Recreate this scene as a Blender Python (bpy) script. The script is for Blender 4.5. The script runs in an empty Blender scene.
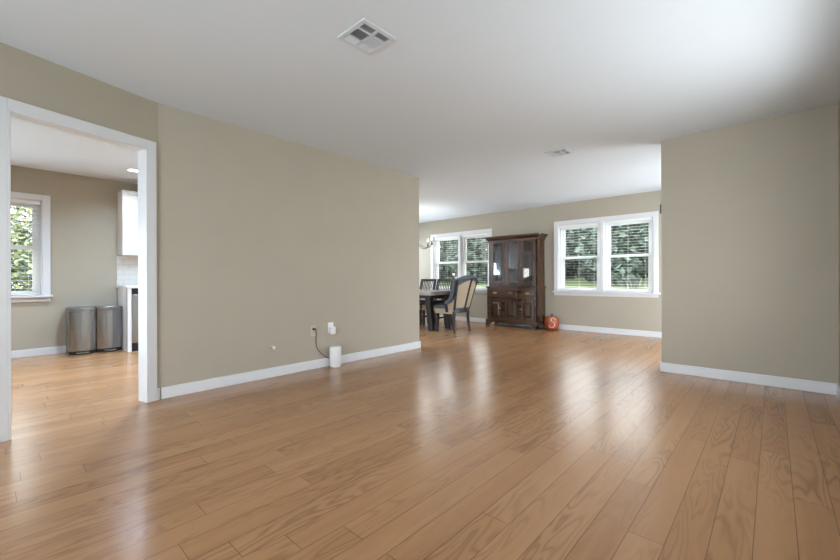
import bpy, bmesh, math, random
from mathutils import Vector, Matrix
SC = bpy.context.scene
COL = SC.collection
PI = math.pi
R = math.radians

# ------------------------------------------------------------------ camera
cam_d = bpy.data.cameras.new('camera')
cam_d.sensor_width = 36.0
cam_d.lens = 388.0 / 840.0 * 36.0
cam_d.shift_y = -0.8 / 840.0
cam_d.clip_start = 0.05
cam = bpy.data.objects.new('camera', cam_d)
COL.objects.link(cam)
cam.matrix_world = Matrix.Translation((0, 0, 0.983)) @ Matrix.Rotation(R(42.3), 4, 'Z') @ Matrix.Rotation(R(90), 4, 'X') @ Matrix.Rotation(R(-0.19), 4, 'Z')
SC.camera = cam

# ------------------------------------------------------------------ sky, exposure
world = bpy.data.worlds.new('sky')
SC.world = world
world.use_nodes = True
wn = world.node_tree.nodes
wl = world.node_tree.links
wbg = wn['Background']
wtc = wn.new('ShaderNodeTexCoord')
wsx = wn.new('ShaderNodeSeparateXYZ')
wrp = wn.new('ShaderNodeValToRGB')
wl.new(wtc.outputs['Generated'], wsx.inputs[0])
wl.new(wsx.outputs['Z'], wrp.inputs[0])
wrp.color_ramp.elements[0].position = 0.0
wrp.color_ramp.elements[0].color = (1.0, 0.985, 0.96, 1)
wrp.color_ramp.elements[1].position = 0.9
wrp.color_ramp.elements[1].color = (0.80, 0.90, 1.0, 1)
wl.new(wrp.outputs[0], wbg.inputs['Color'])
wbg.inputs['Strength'].default_value = 6.5

SC.view_settings.view_transform = 'Standard'
SC.view_settings.look = 'None'
SC.view_settings.gamma = 1.0
SC.view_settings.use_curve_mapping = False
SC.view_settings.exposure = 0.33
SC.cycles.max_bounces = 14
SC.cycles.diffuse_bounces = 8
SC.cycles.glossy_bounces = 5
SC.cycles.transparent_max_bounces = 24
SC.cycles.sample_clamp_indirect = 6.0
SC.cycles.caustics_reflective = False
SC.cycles.caustics_refractive = False
SC.cycles.use_denoising = True


def portal(name, loc, rot, sx, sy):
    """daylight portal in a window opening (guides the sky light in)"""
    l = bpy.data.lights.new(name, 'AREA')
    l.shape = 'RECTANGLE'
    l.size = sx
    l.size_y = sy
    l.cycles.is_portal = True
    o = bpy.data.objects.new(name, l)
    COL.objects.link(o)
    o.location = loc
    o.rotation_euler = rot
    return o


# the dining and kitchen windows the camera sees
portal('daylight_portal', (-2.295, 7.60, 1.35), (R(-90), 0, 0), 1.7, 1.35)
portal('daylight_portal', (-5.49, 7.60, 1.35), (R(-90), 0, 0), 1.7, 1.35)
portal('daylight_portal', (-7.27, 0.05, 1.42), (0, R(-90), 0), 1.25, 0.9)


def daylight(name, loc, rot, sx, sy, power, col=(0.78, 0.93, 1.08)):
    """area lamp standing in for daylight at a glazed opening"""
    l = bpy.data.lights.new(name, 'AREA')
    l.shape = 'RECTANGLE'
    l.size = sx
    l.size_y = sy
    l.energy = power
    l.color = col
    o = bpy.data.objects.new(name, l)
    COL.objects.link(o)
    o.location = loc
    o.rotation_euler = rot
    return o


# lamps in unseen openings; rear, side, kitchen door, dining end added to brighten rooms
daylight('rear_fill_light', (-1.075, -2.80, 1.30), (R(107), 0, 0), 2.6, 1.6, 146)  # added fill for the living room, its window is guessed
daylight('side_fill_light', (0.60, 2.75, 1.42), (0, R(66), 0), 1.15, 1.9, 16)  # fill added to even out the ceiling and long wall
daylight('kitchen_fill_light', (-7.31, -1.45, 1.05), (0, R(-104), 0), 2.0, 1.6, 85)  # added kitchen fill from a guessed glass door
daylight('sink_window_daylight', (-7.31, 2.75, 1.55), (0, R(-115), 0), 0.9, 1.2, 45)
daylight('dining_door_daylight', (0.60, 6.15, 1.05), (0, R(62), 0), 2.0, 1.7, 88)
daylight('dining_end_fill_light', (-7.31, 6.80, 1.47), (0, R(-68), 0), 1.1, 0.85, 36)  # fill added to brighten the table end of the dining room


# ------------------------------------------------------------------ mesh helpers
class MB:
    def __init__(self):
        self.bm = bmesh.new()

    def _vs(self, pts, M=None):
        return [self.bm.verts.new((M @ Vector(p)) if M else Vector(p)) for p in pts]

    def face(self, pts, M=None):
        v = self._vs(pts, M)
        self.bm.faces.new(v)
        return self

    def box(self, x0, x1, y0, y1, z0, z1, M=None):
        v = self._vs([(x0, y0, z0), (x1, y0, z0), (x1, y1, z0), (x0, y1, z0), (x0, y0, z1), (x1, y0, z1), (x1, y1, z1), (x0, y1, z1)], M)
        for f in ((3, 2, 1, 0), (4, 5, 6, 7), (0, 1, 5, 4), (1, 2, 6, 5), (2, 3, 7, 6), (3, 0, 4, 7)):
            self.bm.faces.new([v[i] for i in f])
        return self

    def loft(self, rings, caps=True, closed=True, M=None):
        """rings: lists of points, same count"""
        rv = [self._vs(r, M) for r in rings]
        n = len(rv[0])
        for a, b in zip(rv, rv[1:]):
            for i in range(n if closed else n - 1):
                j = (i + 1) % n
                self.bm.faces.new((a[i], a[j], b[j], b[i]))
        if caps and closed:
            self.bm.faces.new(rv[0][::-1])
            self.bm.faces.new(rv[-1])
        return self

    def prism(self, poly, axis, a, b, M=None):
        def P(u, v, w):
            return {'x': (w, u, v), 'y': (u, w, v), 'z': (u, v, w)}[axis]
        return self.loft([[P(u, v, a) for u, v in poly], [P(u, v, b) for u, v in poly]], M=M)

    def lathe(self, prof, c=(0, 0, 0), seg=24, M=None, axis='z', caps=True):
        rings = []
        for r, z in prof:
            ring = []
            for i in range(seg):
                a = 2 * PI * i / seg
                u, v = r * math.cos(a), r * math.sin(a)
                p = {'z': (u, v, z), 'y': (u, z, v), 'x': (z, u, v)}[axis]
                ring.append((c[0] + p[0], c[1] + p[1], c[2] + p[2]))
            rings.append(ring)
        return self.loft(rings, caps=caps, M=M)

    def tube(self, pts, r, seg=8, M=None):
        pts = [Vector(p) for p in pts]
        rings = []
        up = Vector((0, 0, 1))
        prev = None
        for i, p in enumerate(pts):
            t = (pts[min(i + 1, len(pts) - 1)] - pts[max(i - 1, 0)]).normalized()
            if prev is None:
                a = t.cross(up)
                if a.length < 1e-3:
                    a = t.cross(Vector((1, 0, 0)))
            else:
                a = prev - t * prev.dot(t)
            a.normalize()
            prev = a
            b = t.cross(a)
            rr = r[i] if isinstance(r, (list, tuple)) else r
            rings.append([p + a * (rr * math.cos(2 * PI * k / seg)) + b * (rr * math.sin(2 * PI * k / seg)) for k in range(seg)])
        return self.loft(rings, M=M)

    def bar(self, pts, w, d, side, M=None):
        """rectangular section swept along pts; side = direction of width"""
        pts = [Vector(p) for p in pts]
        side = Vector(side).normalized()
        rings = []
        for i, p in enumerate(pts):
            t = (pts[min(i + 1, len(pts) - 1)] - pts[max(i - 1, 0)]).normalized()
            n = t.cross(side).normalized()
            ww = w[i] if isinstance(w, (list, tuple)) else w
            dd = d[i] if isinstance(d, (list, tuple)) else d
            rings.append([p - side * ww / 2 - n * dd / 2, p + side * ww / 2 - n * dd / 2, p + side * ww / 2 + n * dd / 2, p - side * ww / 2 + n * dd / 2])
        return self.loft(rings, M=M)

    def build(self, name, mat, parent=None, bevel=0.0, smooth=False, segs=2):
        bm = self.bm
        bmesh.ops.recalc_face_normals(bm, faces=bm.faces[:])
        if bevel > 0:
            ed = [e for e in bm.edges if len(e.link_faces) == 2 and e.calc_face_angle(0) > 0.5]
            bmesh.ops.bevel(bm, geom=ed, offset=bevel, segments=segs, affect='EDGES', profile=0.5, clamp_overlap=True)
        me = bpy.data.meshes.new(name)
        bm.to_mesh(me)
        bm.free()
        if smooth:
            for p in me.polygons:
                p.use_smooth = True
        if smooth:
            try:
                me.set_sharp_from_angle(angle=R(40))
                for p in me.polygons:
                    p.use_smooth = True
            except Exception:
                pass
        if isinstance(mat, (list, tuple)):
            for m in mat:
                me.materials.append(m)
        else:
            me.materials.append(mat)
        o = bpy.data.objects.new(name, me)
        COL.objects.link(o)
        if parent is not None:
            o.parent = parent
        return o


def tag(o, label=None, cat=None, group=None, kind=None):
    if label:
        o['label'] = label
    if cat:
        o['category'] = cat
    if group:
        o['group'] = group
    if kind:
        o['kind'] = kind
    return o


def thing(name, label, cat, loc=(0, 0, 0), rz=0.0, group=None):
    o = bpy.data.objects.new(name, None)
    o.empty_display_size = 0.1
    COL.objects.link(o)
    o.location = loc
    o.rotation_euler = (0, 0, rz)
    return tag(o, label, cat, group)


def struct(o, label, cat='room'):
    return tag(o, label, cat, kind='structure')


def copy_tree(o, parent=None):
    c = o.copy()
    COL.objects.link(c)
    if parent is not None:
        c.parent = parent
    for ch in list(o.children):
        copy_tree(ch, c)
    return c


# ------------------------------------------------------------------ materials
def mat(name, col, rough=0.5, metal=0.0, spec=0.5, noise=0.0, nscale=20.0, bump=0.0, bscale=200.0, coat=0.0, emit=None, estr=0.0, stretch=None):
    m = bpy.data.materials.new(name)
    m.use_nodes = True
    N, L = m.node_tree.nodes, m.node_tree.links
    p = N['Principled BSDF']
    p.inputs['Base Color'].default_value = (*col, 1)
    p.inputs['Roughness'].default_value = rough
    p.inputs['Metallic'].default_value = metal
    p.inputs['Specular IOR Level'].default_value = spec
    p.inputs['Coat Weight'].default_value = coat
    if emit:
        p.inputs['Emission Color'].default_value = (*emit, 1)
        p.inputs['Emission Strength'].default_value = estr
    tc = N.new('ShaderNodeTexCoord')
    vec = tc.outputs['Object']
    if stretch:
        mp = N.new('ShaderNodeMapping')
        mp.inputs['Scale'].default_value = stretch
        L.new(vec, mp.inputs[0])
        vec = mp.outputs[0]
    if noise > 0:
        t = N.new('ShaderNodeTexNoise')
        t.inputs['Scale'].default_value = nscale
        t.inputs['Detail'].default_value = 4
        L.new(vec, t.inputs['Vector'])
        rp = N.new('ShaderNodeValToRGB')
        rp.color_ramp.elements[0].position = 0.3
        rp.color_ramp.elements[1].position = 0.7
        rp.color_ramp.elements[0].color = (*[c * (1 - noise) for c in col], 1)
        rp.color_ramp.elements[1].color = (*[min(1, c * (1 + noise)) for c in col], 1)
        L.new(t.outputs['Fac'], rp.inputs[0])
        L.new(rp.outputs[0], p.inputs['Base Color'])
    if bump > 0:
        t2 = N.new('ShaderNodeTexNoise')
        t2.inputs['Scale'].default_value = bscale
        t2.inputs['Detail'].default_value = 3
        L.new(vec, t2.inputs['Vector'])
        b = N.new('ShaderNodeBump')
        b.inputs['Strength'].default_value = bump
        b.inputs['Distance'].default_value = 0.002
        L.new(t2.outputs['Fac'], b.inputs['Height'])
        L.new(b.outputs[0], p.inputs['Normal'])
    return m


def glass_mat(name, tint=(1, 1, 1), ior=1.5, gain=1.0):
    m = bpy.data.materials.new(name)
    m.use_nodes = True
    N, L = m.node_tree.nodes, m.node_tree.links
    N.remove(N['Principled BSDF'])
    out = N['Material Output']
    tr = N.new('ShaderNodeBsdfTransparent')
    tr.inputs[0].default_value = (*tint, 1)
    gl = N.new('ShaderNodeBsdfGlossy')
    gl.inputs['Roughness'].default_value = 0.0
    fr = N.new('ShaderNodeFresnel')
    fr.inputs['IOR'].default_value = ior
    mul = N.new('ShaderNodeMath')
    mul.operation = 'MULTIPLY'
    mul.use_clamp = True
    mul.inputs[1].default_value = gain
    L.new(fr.outputs[0], mul.inputs[0])
    mx = N.new('ShaderNodeMixShader')
    L.new(mul.outputs[0], mx.inputs[0])
    L.new(tr.outputs[0], mx.inputs[1])
    L.new(gl.outputs[0], mx.inputs[2])
    L.new(mx.outputs[0], out.inputs['Surface'])
    return m


def floor_mat():
    m = bpy.data.materials.new('oak_plank_floor')
    m.use_nodes = True
    N, L = m.node_tree.nodes, m.node_tree.links
    p = N['Principled BSDF']

    def math_(op, a, b=None, c=None):
        n = N.new('ShaderNodeMath')
        n.operation = op
        for i, v in enumerate((a, b, c)):
            if v is None:
                continue
            if isinstance(v, (int, float)):
                n.inputs[i].default_value = v
            else:
                L.new(v, n.inputs[i])
        return n.outputs[0]

    def comb(x, y, z):
        n = N.new('ShaderNodeCombineXYZ')
        for i, v in enumerate((x, y, z)):
            if isinstance(v, (int, float)):
                n.inputs[i].default_value = v
            else:
                L.new(v, n.inputs[i])
        return n.outputs[0]

    def noise(vec, scale, detail=2.0, rough=0.5, dist=0.0):
        n = N.new('ShaderNodeTexNoise')
        n.inputs['Scale'].default_value = scale
        n.inputs['Detail'].default_value = detail
        n.inputs['Roughness'].default_value = rough
        n.inputs['Distortion'].default_value = dist
        L.new(vec, n.inputs['Vector'])
        return n.outputs['Fac']

    def white(vec):
        n = N.new('ShaderNodeTexWhiteNoise')
        n.noise_dimensions = '3D'
        L.new(vec, n.inputs['Vector'])
        return n.outputs['Value']

    tc = N.new('ShaderNodeTexCoord')
    sx = N.new('ShaderNodeSeparateXYZ')
    L.new(tc.outputs['Object'], sx.inputs[0])
    X, Y = sx.outputs[0], sx.outputs[1]
    W, LEN = 0.1215, 1.22
    u = math_('DIVIDE', math_('ADD', X, 20 * W + 0.0565), W)
    row = math_('FLOOR', u)
    fu = math_('SUBTRACT', u, row)
    roff = white(comb(row, 3.7, 1.1))
    v = math_('ADD', math_('DIVIDE', math_('ADD', Y, 20.0), LEN), math_('MULTIPLY', roff, 7.0))
    seg = math_('FLOOR', v)
    fv = math_('SUBTRACT', v, seg)
    pid = white(comb(row, seg, 0.5))
    pid2 = white(comb(row, seg, 9.5))
    # seams
    du = math_('MULTIPLY', math_('MINIMUM', fu, math_('SUBTRACT', 1.0, fu)), W)
    dv = math_('MULTIPLY', math_('MINIMUM', fv, math_('SUBTRACT', 1.0, fv)), LEN)
    dmin = math_('MINIMUM', du, dv)
    mr = N.new('ShaderNodeMapRange')
    mr.inputs['From Min'].default_value = 0.0007
    mr.inputs['From Max'].default_value = 0.0020
    L.new(dmin, mr.inputs['Value'])
    seam = mr.outputs[0]          # 0 in seam, 1 on plank
    # cathedral grain: contour lines of a stretched noise
    gx = math_('ADD', math_('MULTIPLY', X, 9.0), math_('MULTIPLY', pid, 60.0))
    gy = math_('ADD', math_('MULTIPLY', Y, 1.35), math_('MULTIPLY', pid2, 40.0))
    base = noise(comb(gx, gy, math_('MULTIPLY', pid, 13.0)), 0.9, 2.0, 0.45, 0.25)
    wob = noise(comb(math_('MULTIPLY', X, 60.0), math_('MULTIPLY', Y, 14.0), pid), 1.0, 2.0)
    ph = math_('ADD', math_('MULTIPLY', base, 85.0), math_('MULTIPLY', wob, 0.7))
    ring = math_('MULTIPLY_ADD', math_('SINE', ph), 0.5, 0.5)
    ring = math_('POWER', ring, 2.2)
    # grain strength differs from patch to patch
    gs = noise(comb(math_('MULTIPLY', X, 5.0), math_('MULTIPLY', Y, 0.8), math_('MULTIPLY', pid, 31.0)), 1.0, 1.0)
    mr2 = N.new('ShaderNodeMapRange')
    mr2.inputs['From Min'].default_value = 0.38
    mr2.inputs['From Max'].default_value = 0.66
    mr2.inputs['To Min'].default_value = 0.08
    mr2.inputs['To Max'].default_value = 1.0
    L.new(gs, mr2.inputs['Value'])
    grain = math_('MULTIPLY', ring, mr2.outputs[0])
    fine = noise(comb(math_('MULTIPLY', X, 240.0), math_('MULTIPLY', Y, 6.0), pid2), 1.0, 3.0, 0.6)
    broad = noise(comb(math_('MULTIPLY', X, 16.0), math_('MULTIPLY', Y, 0.7), math_('MULTIPLY', pid2, 17.0)), 1.0, 2.0)
    # colour
    rp = N.new('ShaderNodeValToRGB')
    e = rp.color_ramp.elements
    e[0].position, e[0].color = 0.0, (*FLOOR_A, 1)
    e[1].position, e[1].color = 1.0, (*FLOOR_C, 1)
    e2 = e.new(0.5)
    e2.color = (*FLOOR_B, 1)
    t = math_('ADD', math_('MULTIPLY', pid, 0.42), math_('MULTIPLY', broad, 0.60))
    t = math_('SUBTRACT', t, 0.06)
    L.new(t, rp.inputs[0])
    k = math_('SUBTRACT', 1.0, math_('MULTIPLY', grain, 0.30))
    k = math_('MULTIPLY', k, math_('MULTIPLY_ADD', fine, 0.10, 0.95))
    k = math_('MULTIPLY', k, math_('MULTIPLY_ADD', seam, 0.58, 0.42))
    mx = N.new('ShaderNodeVectorMath')
    mx.operation = 'SCALE'
    L.new(rp.outputs[0], mx.inputs[0])
    L.new(k, mx.inputs['Scale'])
    L.new(mx.outputs[0], p.inputs['Base Color'])
    rr = math_('MULTIPLY_ADD', fine, 0.04, FLOOR_ROUGH - 0.02)
    L.new(rr, p.inputs['Roughness'])
    p.inputs['Specular IOR Level'].default_value = 0.44
    hgt = math_('ADD', math_('MULTIPLY', seam, 0.25), math_('MULTIPLY', grain, -0.10))
    hgt = math_('ADD', hgt, math_('MULTIPLY', fine, 0.015))
    hgt = math_('ADD', hgt, math_('MULTIPLY', broad, 0.5))
    b = N.new('ShaderNodeBump')
    b.inputs['Strength'].default_value = 0.3
    b.inputs['Distance'].default_value = 0.0015
    L.new(hgt, b.inputs['Height'])
    L.new(b.outputs[0], p.inputs['Normal'])
    return m


def wood_mat(name, a, b, rough=0.3, axis='z', scale=1.0):
    m = bpy.data.materials.new(name)
    m.use_nodes = True
    N, L = m.node_tree.nodes, m.node_tree.links
    p = N['Principled BSDF']
    tc = N.new('ShaderNodeTexCoord')
    mp = N.new('ShaderNodeMapping')
    s = {'z': (22, 22, 1.6), 'x': (1.6, 22, 22), 'y': (22, 1.6, 22)}[axis]
    mp.inputs['Scale'].default_value = [q * scale for q in s]
    L.new(tc.outputs['Object'], mp.inputs[0])
    n = N.new('ShaderNodeTexNoise')
    n.inputs['Scale'].default_value = 1.0
    n.inputs['Detail'].default_value = 5
    n.inputs['Distortion'].default_value = 0.6
    L.new(mp.outputs[0], n.inputs['Vector'])
    rp = N.new('ShaderNodeValToRGB')
    rp.color_ramp.elements[0].position = 0.32
    rp.color_ramp.elements[1].position = 0.68
    rp.color_ramp.elements[0].color = (*a, 1)
    rp.color_ramp.elements[1].color = (*b, 1)
    L.new(n.outputs['Fac'], rp.inputs[0])
    L.new(rp.outputs[0], p.inputs['Base Color'])
    p.inputs['Roughness'].default_value = rough
    bp = N.new('ShaderNodeBump')
    bp.inputs['Strength'].default_value = 0.1
    bp.inputs['Distance'].default_value = 0.001
    L.new(n.outputs['Fac'], bp.inputs['Height'])
    L.new(bp.outputs[0], p.inputs['Normal'])
    return m


def tile_mat():
    m = bpy.data.materials.new('white_subway_tile')
    m.use_nodes = True
    N, L = m.node_tree.nodes, m.node_tree.links
    p = N['Principled BSDF']
    tc = N.new('ShaderNodeTexCoord')
    mp = N.new('ShaderNodeMapping')
    mp.inputs['Rotation'].default_value = (0, R(90), R(90))
    sx = N.new('ShaderNodeSeparateXYZ')
    L.new(tc.outputs['Object'], sx.inputs[0])
    cb = N.new('ShaderNodeCombineXYZ')
    L.new(sx.outputs[1], cb.inputs[0])
    L.new(sx.outputs[2], cb.inputs[1])
    br = N.new('ShaderNodeTexBrick')
    br.inputs['Scale'].default_value = 1.0
    br.inputs['Brick Width'].default_value = 0.152
    br.inputs['Row Height'].default_value = 0.076
    br.inputs['Mortar Size'].default_value = 0.002
    br.inputs['Color1'].default_value = (0.80, 0.80, 0.80, 1)
    br.inputs['Color2'].default_value = (0.82, 0.82, 0.82, 1)
    br.inputs['Mortar'].default_value = (0.55, 0.55, 0.55, 1)
    L.new(cb.outputs[0], br.inputs['Vector'])
    L.new(br.outputs['Color'], p.inputs['Base Color'])
    p.inputs['Roughness'].default_value = 0.15
    return m


def leaf_mat(name, cols, scale=1.5):
    m = bpy.data.materials.new(name)
    m.use_nodes = True
    N, L = m.node_tree.nodes, m.node_tree.links
    p = N['Principled BSDF']
    g = N.new('ShaderNodeNewGeometry')
    rp = N.new('ShaderNodeValToRGB')
    rp.color_ramp.interpolation = 'CONSTANT'
    e = rp.color_ramp.elements
    e[0].position, e[0].color = 0, (*cols[0], 1)
    e[1].position, e[1].color = 1.0 / len(cols), (*cols[1], 1)
    for i, c in enumerate(cols[2:]):
        q = e.new((i + 2) / len(cols))
        q.color = (*c, 1)
    L.new(g.outputs['Random Per Island'], rp.inputs[0])
    L.new(rp.outputs[0], p.inputs['Base Color'])
    p.inputs['Roughness'].default_value = 0.55
    return m


FLOOR_A = (0.298, 0.145, 0.063)
FLOOR_B = (0.370, 0.191, 0.089)
FLOOR_C = (0.445, 0.245, 0.120)
FLOOR_ROUGH = 0.235

M_floor = floor_mat()
M_wall = mat('beige_wall_paint', (0.418, 0.376, 0.303), 0.75, spec=0.3, noise=0.015, nscale=3, bump=0.05, bscale=350)
M_ceil = mat('white_ceiling_paint', (0.69, 0.745, 0.80), 0.9, spec=0.2, bump=0.05, bscale=300)
M_trim = mat('white_trim_paint', (0.70, 0.71, 0.73), 0.32, noise=0.01, nscale=8)
M_vinyl = mat('white_vinyl', (0.85, 0.85, 0.86), 0.35, noise=0.01, nscale=8)
M_slat = mat('white_blind_slat', (0.85, 0.85, 0.85), 0.4, noise=0.01, nscale=8)
M_glass = glass_mat('window_glass', (0.93, 0.95, 0.95))
M_cabglass = glass_mat('cabinet_glass', (0.80, 0.80, 0.80), 1.6, 3.0)
M_white = mat('white_cabinet_paint', (0.80, 0.80, 0.80), 0.35, noise=0.01, nscale=8)
M_birch = mat('pale_birch', (0.52, 0.38, 0.24), 0.5, noise=0.1, nscale=20)
M_tile = tile_mat()
M_steel = mat('brushed_steel', (0.36, 0.375, 0.40), 0.22, metal=1.0, noise=0.03, nscale=3, stretch=(60, 60, 1.0))
M_steel_l = mat('steel_lid', (0.30, 0.30, 0.30), 0.33, metal=1.0, noise=0.03, nscale=6)
M_black = mat('black_plastic', (0.012, 0.012, 0.013), 0.4, noise=0.1, nscale=30)
M_plastic = mat('white_plastic', (0.82, 0.82, 0.83), 0.4, noise=0.01, nscale=30)
M_ivory = mat('beige_plastic', (0.50, 0.45, 0.36), 0.4, noise=0.02, nscale=30)
M_router = mat('white_knit_cloth', (0.80, 0.80, 0.82), 0.8, noise=0.03, nscale=200, bump=0.3, bscale=400)
M_cord = mat('dark_cord', (0.045, 0.038, 0.025), 0.5, noise=0.1, nscale=50)
M_ventw = mat('vent_enamel', (0.62, 0.65, 0.69), 0.45, noise=0.02, nscale=20)
M_ventd = mat('vent_shadow_box', (0.05, 0.05, 0.05), 0.8, noise=0.1, nscale=20)
M_hutch = wood_mat('dark_walnut', (0.010, 0.0045, 0.0028), (0.105, 0.046, 0.022), 0.26)
M_hutchx = wood_mat('dark_walnut_rail', (0.010, 0.0045, 0.0028), (0.105, 0.046, 0.022), 0.26, axis='x')
M_brass = mat('aged_brass', (0.40, 0.27, 0.11), 0.3, metal=1.0, noise=0.1, nscale=60)
M_pump = mat('orange_pumpkin_skin', (0.36, 0.075, 0.022), 0.45, noise=0.2, nscale=10)
M_stem = mat('dry_stem', (0.09, 0.09, 0.075), 0.8, noise=0.2, nscale=60)
M_paintw = mat('white_paint', (0.78, 0.76, 0.70), 0.5, noise=0.02, nscale=40)
M_blk = mat('black_stained_wood', (0.016, 0.015, 0.016), 0.35, noise=0.2, nscale=25)
M_chair = mat('charcoal_painted_wood', (0.022, 0.022, 0.026), 0.38, noise=0.15, nscale=25)
M_top = wood_mat('grey_brown_tabletop', (0.24, 0.205, 0.175), (0.40, 0.35, 0.305), 0.22, axis='x')
M_blue = mat('slate_blue_leather', (0.075, 0.086, 0.108), 0.42, noise=0.1, nscale=30, bump=0.1, bscale=250)
M_tan = mat('tan_linen', (0.41, 0.335, 0.24), 0.85, noise=0.06, nscale=90, bump=0.2, bscale=500)
M_iron = mat('dark_bronze_iron', (0.035, 0.027, 0.022), 0.4, metal=0.7, noise=0.1, nscale=50)
M_candle = mat('candle_sleeve', (0.75, 0.70, 0.60), 0.5, noise=0.02, nscale=40)
M_bulb = mat('lit_bulb', (1, 0.95, 0.85), 0.3, emit=(1.0, 0.90, 0.74), estr=8.0)
M_down = mat('lit_downlight', (1, 1, 1), 0.3, emit=(1.0, 0.97, 0.93), estr=12.0)
M_grass = mat('lawn_green', (0.115, 0.150, 0.045), 0.9, noise=0.35, nscale=2.5)
M_bark = mat('tree_bark', (0.06, 0.05, 0.045), 0.9, noise=0.4, nscale=14)
M_leafD = leaf_mat('dark_leaves', [(0.030, 0.050, 0.040), (0.052, 0.080, 0.064), (0.078, 0.112, 0.090), (0.13, 0.175, 0.14), (0.040, 0.063, 0.052)])
M_leafY = leaf_mat('yellow_green_leaves', [(0.07, 0.11, 0.07), (0.30, 0.32, 0.13), (0.16, 0.21, 0.13), (0.48, 0.48, 0.28), (0.05, 0.08, 0.07)])  # pale tones put sunlight into the leaf colours
M_leafG = leaf_mat('pale_grass_blades', [(0.09, 0.11, 0.06), (0.14, 0.14, 0.09), (0.05, 0.075, 0.045), (0.22, 0.20, 0.15)])

# ------------------------------------------------------------------ room geometry
H = 2.44
XM = -3.745            # left wall plane
YB = 7.43              # dining back wall
YR = 4.76              # right wall facing camera
XK = -7.11             # kitchen outer wall
XS = 0.405             # side wall beside the camera
YREAR = -2.6
WT = 0.16

f = MB().box(XK - 0.2, XS + 0.3, YREAR - 0.2, YB + 0.2, -0.12, 0.0).build('floor', M_floor)
struct(f, 'honey oak plank floor running through living, dining and kitchen', 'floor')
c = MB().box(XK - 0.2, XS + 0.3, YREAR - 0.2, YB + 0.2, H, H + 0.15).build('ceiling', M_ceil)
struct(c, 'smooth white painted ceiling over all the rooms', 'ceiling')


def wall_with_holes(name, axis, p0, p1, a0, a1, holes, m=M_wall):
    """wall slab between planes p0,p1; runs a0..a1; holes = (b0,b1,z0,z1) sorted"""
    mb = MB()

    def bx(s0, s1, z0, z1):
        if s1 - s0 < 1e-4 or z1 - z0 < 1e-4:
            return
        if axis == 'x':
            mb.box(s0, s1, p0, p1, z0, z1)
        else:
            mb.box(p0, p1, s0, s1, z0, z1)
    cur = a0
    for (b0, b1, z0, z1) in holes:
        bx(cur, b0, 0, H)
        bx(b0, b1, 0, z0)
        bx(b0, b1, z1, H)
        cur = b1
    bx(cur, a1, 0, H)
    return mb.build(name, m)


W1 = (-6.305, -4.675)     # clear openings of the twin windows
W2 = (-3.110, -1.480)
WZ = (0.745, 2.025)
w = wall_with_holes('wall_back', 'x', YB, YB + WT, XK - WT, XS + WT, [(W1[0], W1[1], *WZ), (W2[0], W2[1], *WZ)])
struct(w, 'beige dining room wall with two wide windows', 'wall')
KW = (-0.37, 0.435)
w = wall_with_holes('wall_kitchen', 'y', XK - WT, XK, YREAR, YB, [(-2.25, -0.65, 0.05, 2.05), (KW[0], KW[1], 0.79, 2.03), (2.15, 3.35, 1.10, 2.03), (6.35, 7.25, 0.88, 2.03)])
struct(w, 'beige kitchen wall behind the trash cans and the window', 'wall')
w = MB().box(XM - 0.12, XM, 0.915, 4.10, 0, H).build('wall_left', M_wall)
struct(w, 'long beige wall with outlets between living room and kitchen', 'wall')
w = MB().box(-0.874, XS + 0.05, YR, YR + 0.13, 0, H).build('wall_right', M_wall)
struct(w, 'plain beige partition wall facing the living room', 'wall')
w = wall_with_holes('wall_side', 'y', XS, XS + WT, YREAR, YB, [(1.75, 3.75, 0.82, 2.03), (5.30, 7.00, 0.05, 2.05)])
struct(w, 'beige side wall meeting the partition at the edge of the photo', 'wall')
w = wall_with_holes('wall_rear', 'x', YREAR - WT, YREAR, XK - WT, XS + WT, [(-2.375, 0.225, 0.5, 2.1)])
struct(w, 'beige wall behind the camera with an added wide window', 'wall')
# angled doorway wall
K0 = Vector((XM, 0.915, 0))
E = Vector((0.28, -0.96, 0))
NN = Vector((0.96, 0.28, 0))
MD = Matrix(((E.x, NN.x, 0, K0.x), (E.y, NN.y, 0, K0.y), (0, 0, 1, 0), (0, 0, 0, 1)))   # local x along wall, y into the living room
D0, D1, DZ = 0.085, 0.898, 2.045
DT = 0.085
END = (K0.y - YREAR) / 0.96
mb = MB()
mb.box(-0.0, D0, -DT, 0, 0, H, MD)
mb.box(D0, D1, -DT, 0, DZ, H, MD)
mb.box(D1, END, -DT, 0, 0, H, MD)
mb.prism([(XM - 0.12, 0.915), (XM, 0.915), (XM - 0.0816, 0.915 - 0.0238), (XM - 0.12, 0.915 - 0.0238)], 'z', 0, H)
w = mb.build('wall_doorway', M_wall)
struct(w, 'beige wall around the cased opening to the kitchen', 'wall')
# casing of the opening
CW, CT = 0.062, 0.018
mb = MB()
for y0, y1 in ((0.0, CT), (-DT - CT, -DT)):
    mb.box(D0 - CW, D0, y0, y1, 0, DZ + CW, MD)
    mb.box(D1, D1 + CW, y0, y1, 0, DZ + CW, MD)
    mb.box(D0, D1, y0, y1, DZ, DZ + CW, MD)
mb.box(D0 - 0.001, D0 + 0.016, -DT - CT, CT, 0, DZ, MD)
mb.box(D1 - 0.016, D1 + 0.001, -DT - CT, CT, 0, DZ, MD)
mb.box(D0, D1, -DT - CT, CT, DZ - 0.016, DZ + 0.001, MD)
o = mb.build('trim_1', M_trim, bevel=0.003)
struct(o, 'white painted casing around the kitchen opening', 'door trim')


def baseboard(name, boxes, label, M=None):
    mb = MB()
    for b in boxes:
        x0, x1, y0, y1 = b
        mb.box(x0, x1, y0, y1, 0, 0.096, M)
    struct(mb.build(name, M_trim, bevel=0.004), label, 'baseboard')


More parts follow.
